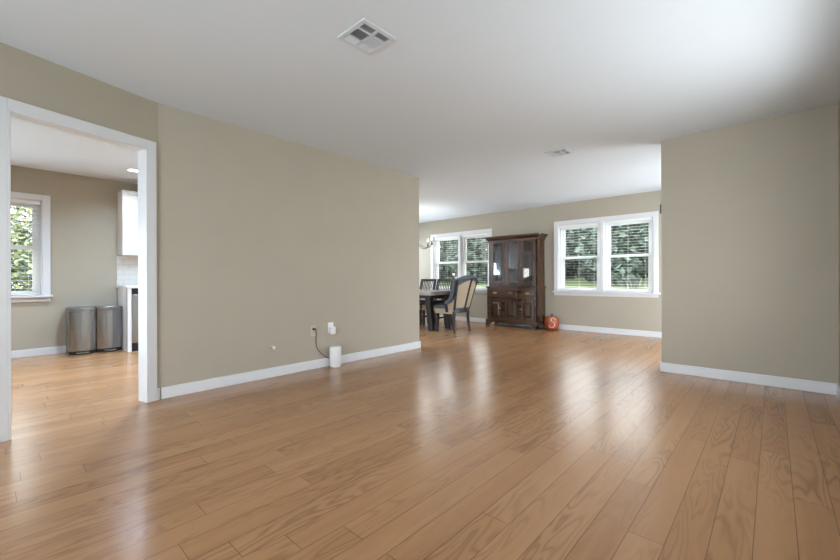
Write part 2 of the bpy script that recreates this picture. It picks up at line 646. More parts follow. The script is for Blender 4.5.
BT = 0.015
baseboard('baseboard_left', [(XM, XM + BT, 0.93, 4.10 + BT), (XM - 0.12, XM, 4.10, 4.10 + BT)], 'white baseboard under the long beige wall')
baseboard('baseboard_doorway', [(0.0, D0 - CW, 0, BT), (D1 + CW, END - 0.01, 0, BT)], 'short white baseboard beside the door casing', MD)
baseboard('baseboard_right', [(-0.874 - BT, XS, YR - BT, YR), (-0.874 - BT, -0.874, YR, YR + 0.13)], 'white baseboard under the plain partition wall')
baseboard('baseboard_side', [(XS - BT, XS, YREAR, YR - BT), (XS - BT, XS, YR + 0.13, 5.2)], 'white baseboard at the side wall')
baseboard('baseboard_back', [(XK + BT, XS, YB - BT, YB)], 'white baseboard under the dining windows')
baseboard('baseboard_kitchen', [(XK, XK + BT, -0.6, 1.22), (XK, XK + BT, 3.75, YB)], 'white baseboard under the kitchen window')


# ------------------------------------------------------------------ windows
def Mframe(origin, ax, out):
    """local x along wall, local y outward, z up"""
    ax = Vector(ax)
    out = Vector(out)
    return Matrix(((ax.x, out.x, 0, origin[0]), (ax.y, out.y, 0, origin[1]), (0, 0, 1, origin[2]), (0, 0, 0, 1)))


def make_window(name, label, origin, ax, out, width, z0, z1, units, mull=0.07, meet=0.5):
    """double-hung window; local x from 0..width over the clear opening, y=0 is the inner wall face"""
    M = Mframe((origin[0], origin[1], 0), ax, out)
    cw = 0.075
    mb = MB()                                      # interior casing, flat boards
    mb.box(-cw, 0, -0.018, 0.0, z0 - 0.01, z1 + cw, M)
    mb.box(width, width + cw, -0.018, 0.0, z0 - 0.01, z1 + cw, M)
    mb.box(0, width, -0.018, 0.0, z1, z1 + cw, M)
    uw = (width - mull * (units - 1)) / units
    for k in range(units - 1):
        a = uw * (k + 1) + mull * k
        mb.box(a, a + mull, -0.018, WT, z0, z1, M)
    # jamb liner
    mb.box(0, 0.012, 0.0, WT, z0, z1, M)
    mb.box(width - 0.012, width, 0.0, WT, z0, z1, M)
    mb.box(0.012, width - 0.012, 0.0, WT, z1 - 0.012, z1, M)
    root = mb.build(name, M_trim, bevel=0.003)
    struct(root, label, 'window')
    s = MB()
    s.box(-cw - 0.025, width + cw + 0.025, -0.055, WT, z0 - 0.028, z0, M)
    s.box(-cw, width + cw, -0.016, 0.0, z0 - 0.085, z0 - 0.028, M)
    s.build('window_sill', M_trim, root, bevel=0.004)
    zi0, zi1 = z0, z1 - 0.012
    zm = zi0 + (zi1 - zi0) * meet
    for k in range(units):
        a = k * (uw + mull) + (0.012 if k == 0 else 0)
        b = k * (uw + mull) + uw - (0.012 if k == units - 1 else 0)
        fr = MB()
        fw = 0.035
        for (u0, u1, v0, v1) in ((a, a + fw, zi0, zi1), (b - fw, b, zi0, zi1), (a + fw, b - fw, zi0, zi0 + 0.012), (a + fw, b - fw, zi1 - 0.03, zi1)):
            fr.box(u0, u1, 0.07, 0.15, v0, v1, M)
        fr.build('window_frame', M_vinyl, root, bevel=0.003)
        st = 0.045
        for nm, y0, y1, v0, v1 in (('lower_sash', 0.078, 0.105, zi0 + 0.012, zm + 0.03), ('upper_sash', 0.110, 0.137, zm - 0.02, zi1 - 0.03)):
            sb = MB()
            i0, i1 = a + fw, b - fw
            sb.box(i0, i0 + st, y0, y1, v0, v1, M)
            sb.box(i1 - st, i1, y0, y1, v0, v1, M)
            sb.box(i0 + st, i1 - st, y0, y1, v0, v0 + st, M)
            sb.box(i0 + st, i1 - st, y0, y1, v1 - st, v1, M)
            so = sb.build(nm, M_vinyl, root, bevel=0.003)
            g = MB()
            ym = (y0 + y1) / 2
            g.face([(i0 + st, ym, v0 + st), (i1 - st, ym, v0 + st), (i1 - st, ym, v1 - st), (i0 + st, ym, v1 - st)], M)
            g.build('pane', M_glass, so)
    return M, uw


def make_blind(label, M, a, b, z0, z1, group=None, tilt=1.0, drop=None, dense=None):
    """open horizontal blind, inside mount"""
    p0 = M @ Vector(((a + b) / 2, 0.035, z1))
    root = thing('venetian_blind', label, 'window blind', p0, 0, group)
    Rm = M.to_3x3().to_4x4()
    h = (b - a) / 2
    MB().box(-h, h, -0.028, 0.028, -0.045, 0.0, Rm).build('headrail', M_slat, root, bevel=0.003)
    zb = (drop if drop is not None else z0) - z1
    sl = MB()
    z = -0.085
    while z > zb + 0.03:
        dz = 0.025 * math.sin(R(tilt))
        dy = 0.025 * math.cos(R(tilt))
        t = 0.0009
        sl.loft([[(-h + 0.004, -dy, z - dz - t), (-h + 0.004, dy, z + dz - t), (-h + 0.004, dy, z + dz + t), (-h + 0.004, -dy, z - dz + t)],
                 [(h - 0.004, -dy, z - dz - t), (h - 0.004, dy, z + dz - t), (h - 0.004, dy, z + dz + t), (h - 0.004, -dy, z - dz + t)]], M=Rm)
        z -= 0.050
    sl.build('slats', M_slat, root)
    MB().box(-h + 0.002, h - 0.002, -0.026, 0.026, zb + 0.004, zb + 0.024, Rm).build('bottom_rail', M_slat, root, bevel=0.003)
    for q in (-0.72, 0.0, 0.72):
        lc = MB()
        for yy in (-0.026, 0.026):
            lc.box(q * h - 0.0007, q * h + 0.0007, yy - 0.0008, yy + 0.0008, zb + 0.02, -0.04, Rm)
        lc.build('ladder_cord', M_slat, root)
    return root


GB = 'white venetian blinds in the dining windows'
M1, uw = make_window('window_1', 'white twin window behind the dining table and chairs', (W1[0], YB), (1, 0, 0), (0, 1, 0), W1[1] - W1[0], WZ[0], WZ[1], 2)
make_blind('white slat blind in the window pane nearest the chandelier', M1, 0.02, uw - 0.006, WZ[0], WZ[1] - 0.012, GB)
make_blind('white slat blind in the window pane beside the cabinet, behind the armchair', M1, uw + 0.076, 2 * uw + 0.05, WZ[0], WZ[1] - 0.012, GB)
M2, uw = make_window('window_2', 'white twin window above the orange pumpkin', (W2[0], YB), (1, 0, 0), (0, 1, 0), W2[1] - W2[0], WZ[0], WZ[1], 2)
make_blind('white slat blind in the twin window pane nearer the pumpkin', M2, 0.02, uw - 0.006, WZ[0], WZ[1] - 0.012, GB)
make_blind('white slat blind in the window pane next to the plain partition wall', M2, uw + 0.076, 2 * uw + 0.05, WZ[0], WZ[1] - 0.012, GB)
M3, uw3 = make_window('window_3', 'white kitchen window seen through the cased opening', (XK, KW[0]), (0, 1, 0), (-1, 0, 0), KW[1] - KW[0], 0.79, 2.03, 1)
make_blind('white slat blind in the kitchen window', M3, 0.02, uw3 - 0.02, 0.79, 2.018)
make_window('added_window_4', 'unseen wide window behind the camera, added to light the living room', (0.225, YREAR), (-1, 0, 0), (0, -1, 0), 2.6, 0.5, 2.1, 3)  # made-up opening for the rear fill lamp
make_window('added_window_5', 'unseen tall kitchen glass door, added to light the kitchen', (XK, -2.25), (0, 1, 0), (-1, 0, 0), 1.6, 0.06, 2.05, 2)  # guessed opening, there to give the kitchen more light

make_window('window_6', 'glass door in the dining side wall, hidden behind the partition', (XS, 7.00), (0, -1, 0), (1, 0, 0), 1.7, 0.06, 2.05, 2)

make_window('window_7', 'kitchen sink window hidden by the long beige wall', (XK, 2.15), (0, 1, 0), (-1, 0, 0), 1.2, 1.10, 2.03, 2)

make_window('added_window_8', 'unseen dining end window behind the long beige wall, added for light', (XK, 6.35), (0, 1, 0), (-1, 0, 0), 0.9, 0.88, 2.03, 1)  # made-up opening for the dining end fill lamp

make_window('added_window_9', 'unseen side window beside the camera, added to light ceiling and wall', (XS, 3.75), (0, -1, 0), (1, 0, 0), 2.0, 0.82, 2.03, 2)  # made-up opening for the side fill lamp

# ------------------------------------------------------------------ ceiling fixtures
def make_vent(loc, size, label, group):
    root = thing('ceiling_vent', label, 'air vent', (loc[0], loc[1], H), R(90), group)
    h = size / 2
    i = h - 0.030
    fr = MB()
    zt, zb = 0.0, -0.0105
    fr.box(-h, h, -h, -i, zb, zt).box(-h, h, i, h, zb, zt).box(-h, -i, -i, i, zb, zt).box(i, h, -i, i, zb, zt)
    fr.build('frame', M_ventw, root, bevel=0.004)
    MB().box(-i, i, -i, i, -0.002, 0.0).build('backing', M_ventd, root)
    bars = MB()
    bars.box(-0.007, 0.007, -i, i, -0.011, -0.002)
    for q in (-0.46, 0.46):
        bars.box(-i, i, q * i - 0.006, q * i + 0.006, -0.011, -0.002)
    bars.build('divider_bar', M_ventw, root)
    # louvres: six fields, slats tilted different ways
    lv = MB()
    for sx in (-1, 1):
        for (b0, b1, kind) in ((-1, -0.50, 'y'), (-0.42, 0.42, 'x'), (0.50, 1, 'y')):
            x0, x1 = (0.010, i - 0.002) if sx > 0 else (-i + 0.002, -0.010)
            y0, y1 = b0 * i + 0.003, b1 * i - 0.003
            if kind == 'y':
                n = 4
                for k in range(n):
                    yy = y0 + (y1 - y0) * (k + 0.5) / n
                    s = -1 if b0 < 0 else 1
                    lv.prism([(yy - 0.003 * s, -0.002), (yy - 0.002 * s, -0.002), (yy + 0.004 * s, -0.011), (yy + 0.003 * s, -0.011)], 'x', x0, x1)
            else:
                n = 9
                for k in range(n):
                    xx = x0 + (x1 - x0) * (k + 0.5) / n
                    s = sx
                    lv.prism([(xx - 0.003 * s, -0.002), (xx - 0.002 * s, -0.002), (xx + 0.004 * s, -0.011), (xx + 0.003 * s, -0.011)], 'y', y0, y1)
    lv.build('louvres', M_ventw, root)
    tb = MB().box(i * 0.30, i * 0.30 + 0.02, i - 0.012, i - 0.004, -0.018, -0.011)
    tb.build('lever', M_ventw, root)
    return root


GV = 'square white ceiling vents'
make_vent((-1.805, 1.515), 0.255, 'square ceiling vent above the long beige wall, the larger looking one', GV)
make_vent((-1.82, 4.39), 0.245, 'small looking ceiling vent farther off, towards the dining windows', GV)

d = thing('downlight', 'lit round recessed downlight in the kitchen ceiling', 'ceiling light', (-6.27, 1.25, H))
MB().lathe([(0.055, -0.004), (0.078, -0.006), (0.082, 0.0), (0.055, 0.0), (0.055, -0.004)], seg=32, caps=False).build('trim_ring', M_plastic, d, smooth=True)
MB().lathe([(0.0005, -0.003), (0.055, -0.003), (0.055, 0.0), (0.0005, 0.0)], seg=32).build('lens', M_down, d)
for i, (x, y) in enumerate([(-6.27, 3.0), (-6.27, -0.6), (-4.8, 1.25), (-4.8, -0.6), (-4.8, 3.0)]):  # unseen copies added to brighten the kitchen
    q = copy_tree(d)
    q.location = (x, y, H)
    q['label'] = 'added, unseen downlight over the hidden part of the kitchen'
    q['group'] = 'added unseen kitchen downlights'


def spot(loc, power):
    l = bpy.data.lights.new('downlight_beam', 'SPOT')
    l.energy = power
    l.spot_size = R(150)
    l.spot_blend = 0.8
    l.shadow_soft_size = 0.05
    l.color = (0.70, 0.90, 1.12)
    o = bpy.data.objects.new('downlight_beam', l)
    COL.objects.link(o)
    o.location = loc


for x, y, pw in [(-6.27, 1.25, 32), (-6.27, 3.0, 95), (-6.27, -0.6, 55), (-4.8, 1.25, 135), (-4.8, -0.6, 45), (-4.8, 3.0, 125)]:  # all but the first belong to the added, unseen downlights
    spot((x, y, H - 0.02), pw * 1.55)

# ------------------------------------------------------------------ china cabinet
hx0, hx1 = -4.475, -3.362
Yf, Yw = 7.03, YB - 0.018
hut = thing('china_cabinet', 'tall dark wood china cabinet with glass doors between the two dining windows', 'cabinet', ((hx0 + hx1) / 2, (Yf + Yw) / 2, 0))
HM = Matrix.Translation((-(hx0 + hx1) / 2, -(Yf + Yw) / 2, 0))


def hb(mb, x0, x1, y0, y1, z0, z1):
    return mb.box(x0, x1, y0, y1, z0, z1, HM)


# plinth with bracket feet
mb = MB()
px0, px1, py0 = hx0 - 0.025, hx1 + 0.025, Yf - 0.022
hb(mb, px0, px1, py0, Yw, 0.10, 0.142)
mb.build('plinth', M_hutchx, hut, bevel=0.006)
for (fx, sgn) in ((px0, 1), (px1, -1)):
    ft = MB()
    pr = [(fx, 0.0), (fx + sgn * 0.085, 0.0), (fx + sgn * 0.095, 0.045), (fx + sgn * 0.15, 0.07), (fx + sgn * 0.17, 0.10), (fx, 0.10)]
    ft.prism(pr, 'y', py0, py0 + 0.025, HM)
    xs = (fx, fx + sgn * 0.022)
    pr = [(py0, 0.0), (py0 + 0.075, 0.0), (py0 + 0.09, 0.045), (py0 + 0.14, 0.07), (py0 + 0.16, 0.10), (py0, 0.10)]
    ft.prism(pr, 'x', min(xs), max(xs), HM)
    ft.build('foot', M_hutchx, hut)
    ft = MB()
    hb(ft, min(fx, fx + sgn * 0.06), max(fx, fx + sgn * 0.06), Yw - 0.06, Yw, 0, 0.10)
    ft.build('foot', M_hutchx, hut)
# scalloped apron between the feet
ap = MB()
pts = [(px0 + 0.15, 0.10), (px0 + 0.2, 0.085), (px0 + 0.35, 0.075), (0.5 * (px0 + px1), 0.06), (px1 - 0.35, 0.075), (px1 - 0.2, 0.085), (px1 - 0.15, 0.10)]
ap.prism(pts, 'y', py0 + 0.004, py0 + 0.02, HM)
ap.build('apron', M_hutchx, hut)
# lower carcass with face frame
mb = MB()
hb(mb, hx0, hx0 + 0.02, Yf, Yw, 0.142, 0.80)
hb(mb, hx1 - 0.02, hx1, Yf, Yw, 0.142, 0.80)
hb(mb, hx0 + 0.02, hx1 - 0.02, Yw - 0.015, Yw, 0.142, 0.80)
mb.build('side_panel', M_hutch, hut, bevel=0.002)
fx = [hx0, -4.425, -4.13, -4.06, -3.775, -3.695, -3.41, hx1]
mb = MB()
for a, b in ((fx[0], fx[1]), (fx[2], fx[3]), (fx[4], fx[5]), (fx[6], fx[7])):
    hb(mb, a, b, Yf, Yf + 0.02, 0.142, 0.80)
for a, b in ((fx[1], fx[2]), (fx[3], fx[4]), (fx[5], fx[6])):
    for z0, z1 in ((0.142, 0.165), (0.565, 0.600), (0.775, 0.80)):
        hb(mb, a, b, Yf, Yf + 0.02, z0, z1)
mb.build('face_frame', M_hutchx, hut, bevel=0.002)
for a, b in ((fx[1], fx[2]), (fx[3], fx[4]), (fx[5], fx[6])):
    # drawer
    dr = MB()
    hb(dr, a + 0.002, b - 0.002, Yf - 0.014, Yf + 0.02, 0.600, 0.775)
    dro = dr.build('drawer', M_hutchx, hut, bevel=0.007)
    cx = (a + b) / 2
    pl = MB()
    zc = 0.695
    plate = [(cx - 0.052, zc), (cx - 0.04, zc + 0.018), (cx - 0.018, zc + 0.013), (cx, zc + 0.03), (cx + 0.018, zc + 0.013), (cx + 0.04, zc + 0.018), (cx + 0.052, zc),
             (cx + 0.03, zc - 0.014), (cx + 0.012, zc - 0.012), (cx, zc - 0.026), (cx - 0.012, zc - 0.012), (cx - 0.03, zc - 0.014)]
    pl.prism(plate, 'y', Yf - 0.018, Yf - 0.0135, HM)
    pl.tube([(cx - 0.036, Yf - 0.018, zc + 0.004), (cx - 0.034, Yf - 0.034, zc - 0.004), (cx - 0.018, Yf - 0.038, zc - 0.016), (cx + 0.018, Yf - 0.038, zc - 0.016), (cx + 0.034, Yf - 0.034, zc - 0.004), (cx + 0.036, Yf - 0.018, zc + 0.004)], 0.004, 8, HM)
    pl.build('handle', M_brass, dro)
    # door with raised panel
    do = MB()
    z0, z1 = 0.167, 0.563
    st = 0.052
    hb(do, a + 0.002, a + st, Yf - 0.016, Yf + 0.018, z0, z1)
    hb(do, b - st, b - 0.002, Yf - 0.016, Yf + 0.018, z0, z1)
    hb(do, a + st, b - st, Yf - 0.016, Yf + 0.018, z0, z0 + st)
    hb(do, a + st, b - st, Yf - 0.016, Yf + 0.018, z1 - st, z1)
    doo = do.build('door', M_hutch, hut, bevel=0.004)
    rp = MB()
    u0, u1, v0, v1 = a + st, b - st, z0 + st, z1 - st
    q = 0.035

    def rr(k, y):
        return [(u0 + k, y, v0 + k), (u1 - k, y, v0 + k), (u1 - k, y, v1 - k), (u0 + k, y, v1 - k)]
    rp.loft([rr(0, Yf + 0.014), rr(0, Yf + 0.008), rr(q, Yf - 0.010), rr(q + 0.002, Yf - 0.011)], M=HM)
    rp.build('raised_panel', M_hutch, doo)
    if a != fx[3]:
        kx = (b - 0.025) if a == fx[1] else (a + 0.025)
    else:
        kx = a + 0.025
    if a == fx[5]:
        kx = a + 0.022
    if a != fx[3]:
        kn = MB().lathe([(0.004, -0.012), (0.005, -0.02), (0.012, -0.028), (0.012, -0.034), (0.004, -0.038)], (kx, Yf, 0.385), 14, HM, 'y')
        kn.build('knob', M_brass, doo, smooth=True)
# waist top
mb = MB()
hb(mb, hx0 - 0.022, hx1 + 0.022, Yf - 0.022, Yw, 0.80, 0.832)
mb.build('waist_top', M_hutchx, hut, bevel=0.007)
# upper carcass
ux0, ux1, Uf = hx0 + 0.015, hx1 - 0.015, Yf + 0.045
UZ0, UZ1 = 0.832, 1.765
mb = MB()
hb(mb, ux0, ux0 + 0.02, Uf, Yw, UZ0, UZ1)
hb(mb, ux1 - 0.02, ux1, Uf, Yw, UZ0, UZ1)
hb(mb, ux0, ux1, Uf, Yw, UZ1, UZ1 + 0.02)
hb(mb, ux0 + 0.02, ux1 - 0.02, Yw - 0.015, Yw, UZ0, UZ1)
mb.build('upper_side_panel', M_hutch, hut, bevel=0.002)
ux = [ux0, -4.405, -4.050, -4.045, -3.735, -3.73, -3.405, ux1]
mb = MB()
hb(mb, ux[0], ux[1], Uf, Uf + 0.02, UZ0, UZ1)
hb(mb, ux[6], ux[7], Uf, Uf + 0.02, UZ0, UZ1)
hb(mb, ux[1], ux[6], Uf, Uf + 0.02, UZ0, UZ0 + 0.012)
hb(mb, ux[1], ux[6], Uf, Uf + 0.02, UZ1 - 0.012, UZ1)
mb.build('upper_face_frame', M_hutchx, hut, bevel=0.002)
for z in (1.14, 1.43):
    sh = MB()
    hb(sh, ux0 + 0.02, ux1 - 0.02, Uf + 0.06, Yw - 0.015, z, z + 0.016)
    sh.build('shelf', M_hutchx, hut)
glx = [(-4.345, -4.107), (-4.001, -3.780), (-3.669, -3.464)]
for k, (a, b) in enumerate(((ux[1], ux[2]), (ux[3], ux[4]), (ux[5], ux[6]))):
    g0, g1 = glx[k]
    do = MB()
    z0, z1, gz0, gz1 = UZ0 + 0.013, UZ1 - 0.013, 0.905, 1.722
    hb(do, a + 0.001, g0, Uf - 0.010, Uf + 0.015, z0, z1)
    hb(do, g1, b - 0.001, Uf - 0.010, Uf + 0.015, z0, z1)
    hb(do, g0, g1, Uf - 0.010, Uf + 0.015, z0, gz0)
    hb(do, g0, g1, Uf - 0.010, Uf + 0.015, gz1, z1)
    doo = do.build('glass_door', M_hutch, hut, bevel=0.004)
    g = MB()
    g.face([(g0, Uf + 0.004, gz0), (g1, Uf + 0.004, gz0), (g1, Uf + 0.004, gz1), (g0, Uf + 0.004, gz1)], HM)
    g.build('pane', M_cabglass, doo)
    if k != 1:
        kx = (b - 0.022) if k == 0 else (a + 0.022)
        MB().lathe([(0.003, -0.010), (0.004, -0.018), (0.009, -0.024), (0.009, -0.029), (0.003, -0.032)], (kx, Uf, 1.25), 12, HM, 'y').build('knob', M_brass, doo, smooth=True)
# cornice: stepped crown moulding
cr = MB()
prof = [(0.0, 1.750), (0.012, 1.752), (0.014, 1.785), (0.030, 1.800), (0.045, 1.825), (0.066, 1.840), (0.070, 1.842), (0.072, 1.866)]
cr.loft([[(ux0 - d_, Uf - d_, z), (ux1 + d_, Uf - d_, z), (ux1 + d_, Yw, z), (ux0 - d_, Yw, z)] for d_, z in prof], M=HM)
cr.build('cornice', M_hutchx, hut)

# ------------------------------------------------------------------ pumpkin
pk = thing('pumpkin', 'orange pumpkin with a white letter S beside the dark china cabinet', 'pumpkin', (-3.165, 7.255, 0), 0)
PR, PH = 0.137, 0.262


def pump_r(a, t):
    """radius at azimuth a, height fraction t 0..1"""
    s = math.sin(PI * (0.06 + 0.88 * t)) ** 0.55
    return PR * s * (1 - 0.035 * (0.5 + 0.5 * math.cos(10 * a)))


mb = MB()
rings = []
for j in range(19):
    t = j / 18
    ring = []
    for i in range(80):
        a = 2 * PI * i / 80
        r_ = pump_r(a, t)
        z = PH * (0.5 - 0.5 * math.cos(PI * t)) - 0.012 * (1 - min(1, r_ / 0.07)) * (1 if t > 0.5 else 0)
        ring.append((r_ * math.cos(a), r_ * math.sin(a), z))
    rings.append(ring)
mb.loft(rings)
mb.build('body', M_pump, pk, smooth=True)
MB().tube([(0, 0, PH - 0.02), (0.002, 0, PH + 0.015), (0.01, 0.004, PH + 0.04)], [0.028, 0.017, 0.02], 8).build('stem', M_stem, pk, smooth=True)
# script S painted on the side that faces the living room
S_pts = [(0.052, 0.205), (0.058, 0.222), (0.040, 0.240), (0.010, 0.236), (-0.018, 0.215), (-0.022, 0.190), (-0.002, 0.168), (0.030, 0.150), (0.048, 0.120), (0.042, 0.082), (0.018, 0.058), (-0.014, 0.050), (-0.045, 0.062), (-0.056, 0.085), (-0.045, 0.100)]
az0 = math.atan2(-7.255, 3.165) + 0.05
sp = []
for a_, b_ in zip(S_pts, S_pts[1:]):
    for q in range(4):
        sp.append((a_[0] + (b_[0] - a_[0]) * q / 4, a_[1] + (b_[1] - a_[1]) * q / 4))
sp.append(S_pts[-1])
path = []
for (u_, z_) in sp:
    t = math.acos(max(-1, min(1, 1 - 2 * z_ / PH))) / PI
    da = math.asin(max(-0.9, min(0.9, u_ / PR)))
    a = az0 + da
    r_ = pump_r(a, t) + 0.001
    path.append((r_ * math.cos(a), r_ * math.sin(a), z_))
MB().tube(path, [0.0055 if 12 < i < 44 else 0.0042 for i in range(len(path))], 6).build('letter', M_paintw, pk, smooth=True)

# ------------------------------------------------------------------ dining table
tx0, tx1, ty0, ty1 = -6.75, -4.62, 5.37, 6.33
tb = thing('dining_table', 'dining table with grey brown top and black splayed trestle legs', 'table', ((tx0 + tx1) / 2, 5.85, 0))
TM = Matrix.Translation((-(tx0 + tx1) / 2, -5.85, 0))
MB().box(tx0, tx1, ty0, ty1, 0.680, 0.760, TM).build('tabletop', M_top, tb, bevel=0.006)
MB().box(tx0 + 0.06, tx1 - 0.06, ty0 + 0.06, ty1 - 0.06, 0.635, 0.680, TM).build('apron', M_blk, tb, bevel=0.003)
for lx, sx_ in ((-4.80, 1), (-6.60, -1)):
    for s in (-1, 1):
        lg = MB().bar([(lx - sx_ * 0.075, 5.85 + s * 0.25, 0.64), (lx, 5.85 + s * 0.25, 0.0)], 0.09, [0.125, 0.10], (0, 1, 0), TM)
        lg.build('leg', M_blk, tb, bevel=0.004)
    MB().box(lx - sx_ * 0.06 - 0.03, lx - sx_ * 0.06 + 0.03, 5.64, 6.06, 0.50, 0.57, TM).build('cross_rail', M_blk, tb, bevel=0.004)
MB().box(-6.51, -4.86, 5.81, 5.89, 0.51, 0.56, TM).build('stretcher', M_blk, tb, bevel=0.004)

# ------------------------------------------------------------------ slat back chairs (face -Y)
def make_slat_chair(loc, rz, label, group):
    r = thing('dining_chair', label, 'chair', loc, rz, group)
    hw = 0.225
    # seat faces local -Y; back at +Y
    MB().box(-hw, hw, -0.22, 0.20, 0.435, 0.478).build('seat', M_blue, r, bevel=0.016)
    MB().box(-hw + 0.005, hw - 0.005, -0.215, 0.20, 0.335, 0.437).build('seat_skirt', M_tan, r, bevel=0.006)
    for s in (-1, 1):
        MB().bar([(s * (hw - 0.02), 0.30, 0.0), (s * (hw - 0.02), 0.235, 0.25), (s * (hw - 0.02), 0.215, 0.45), (s * (hw - 0.02), 0.25, 0.72), (s * (hw - 0.02), 0.325, 0.985)], 0.038, [0.038, 0.042, 0.045, 0.038, 0.03], (1, 0, 0)).build('back_post', M_chair, r, bevel=0.004)
        MB().bar([(s * (hw - 0.03), -0.18, 0.34), (s * (hw - 0.03), -0.18, 0.0)], [0.05, 0.034], [0.05, 0.034], (1, 0, 0)).build('leg', M_chair, r, bevel=0.003)
        MB().box(s * (hw - 0.03) - 0.011, s * (hw - 0.03) + 0.011, -0.165, 0.235, 0.17, 0.205).build('side_stretcher', M_chair, r, bevel=0.003)
    MB().bar([(-hw + 0.03, 0.318, 0.960), (0, 0.330, 0.962), (hw - 0.03, 0.318, 0.960)], 0.052, 0.024, (0, 0.25, 0.97)).build('top_rail', M_chair, r, bevel=0.004)
    MB().bar([(-hw + 0.03, 0.228, 0.575), (hw - 0.03, 0.228, 0.575)], 0.045, 0.022, (0, 0.15, 0.99)).build('lower_rail', M_chair, r, bevel=0.003)
    for k in range(8):
        x = (k - 3.5) * 0.046
        MB().bar([(x, 0.230, 0.59), (x, 0.262, 0.76), (x, 0.318, 0.945)], 0.017, 0.012, (1, 0, 0)).build('slat', M_chair, r)
    return r


GC = 'dark slat back chairs at the window side of the dining table'
c1 = make_slat_chair((-5.74, 6.28, 0), 0, 'dark slat-back dining chair at the table, the one below the chandelier bulbs', GC)
c2 = copy_tree(c1)
c2.location = (-5.255, 6.28, 0)
c2['label'] = 'dark slat-back dining chair partly hidden by the tan upholstered armchair'


# ------------------------------------------------------------------ upholstered host chair (faces -X)
ac = thing('armchair', 'dark framed dining armchair with tan panelled barrel back at the table end', 'chair', (-4.43, 5.83, 0), 0)
# local: +X is the back; Y across


def back_pt(t, v, off=0.0):
    """t -1..1 across the back, v 0 bottom .. 1 top; outer surface offset by off along outward"""
    hwid = 0.225 + 0.085 * v
    y = hwid * t
    lean = 0.165 + 0.115 * v + 0.02 * v * v
    bul = (0.055 + 0.045 * v) * (1 - t * t)
    x = lean + bul
    ztop = 0.965 + 0.055 * (1 - t * t)
    z = 0.42 + (ztop - 0.42) * v
    n = Vector((1.0, 0.55 * t, 0)).normalized()
    return (x + n.x * off, y + n.y * off, z)


def back_panel(t0, t1, v0, v1, o0, o1, nt=8, nv=8, arch=0.0):
    mb = MB()
    rings = []
    for j in range(nv + 1):
        def vv(t):
            return v0 + (v1 - arch * t * t - v0) * j / nv
        outer = [back_pt(t, vv(t), o1) for t in [t0 + (t1 - t0) * i / nt for i in range(nt + 1)]]
        inner = [back_pt(t, vv(t), o0) for t in [t0 + (t1 - t0) * i / nt for i in range(nt, -1, -1)]]
        rings.append(outer + inner)
    mb.loft(rings)
    return mb


# inner padding (slate leather) and outer panels (tan linen)
back_panel(-1, 1, 0.02, 1.0, -0.055, 0.0, 14, 10).build('back_cushion', M_blue, ac, smooth=True)
back_panel(-0.90, -0.07, 0.07, 0.90, 0.0, 0.006, arch=0.13).build('back_panel', M_tan, ac, smooth=True)
back_panel(0.07, 0.90, 0.07, 0.90, 0.0, 0.006, arch=0.13).build('back_panel', M_tan, ac, smooth=True)
for t_ in (-1, 0, 1):
    mb = MB()
    pts = [back_pt(t_, v / 10, 0.006) for v in range(0, 11)]
    w_ = [0.050 - 0.02 * math.sin(PI * v / 10) for v in range(11)]
    mb.bar(pts, w_, 0.026, (-0.5 * t_ * 0.8, 1, 0))
    mb.build('back_rib', M_chair, ac, bevel=0.003)
# padded top roll
tr = MB()
tr.tube([back_pt(t / 8, 1.0, -0.022) for t in range(-8, 9)], [0.030 + 0.012 * (1 - (t / 8) ** 2) for t in range(-8, 9)], 10)
tr.build('top_roll', M_blue, ac, smooth=True)
bb = MB()
rings = []
for j, z in enumerate((0.365, 0.435)):
    outer = [(back_pt(i / 6, 0, 0.012)[0], back_pt(i / 6, 0, 0.012)[1], z) for i in range(-6, 7)]
    inner = [(back_pt(i / 6, 0, -0.03)[0], back_pt(i / 6, 0, -0.03)[1], z) for i in range(6, -7, -1)]
    rings.append(outer + inner)
bb.loft(rings)
bb.build('bottom_rail', M_chair, ac, bevel=0.004)
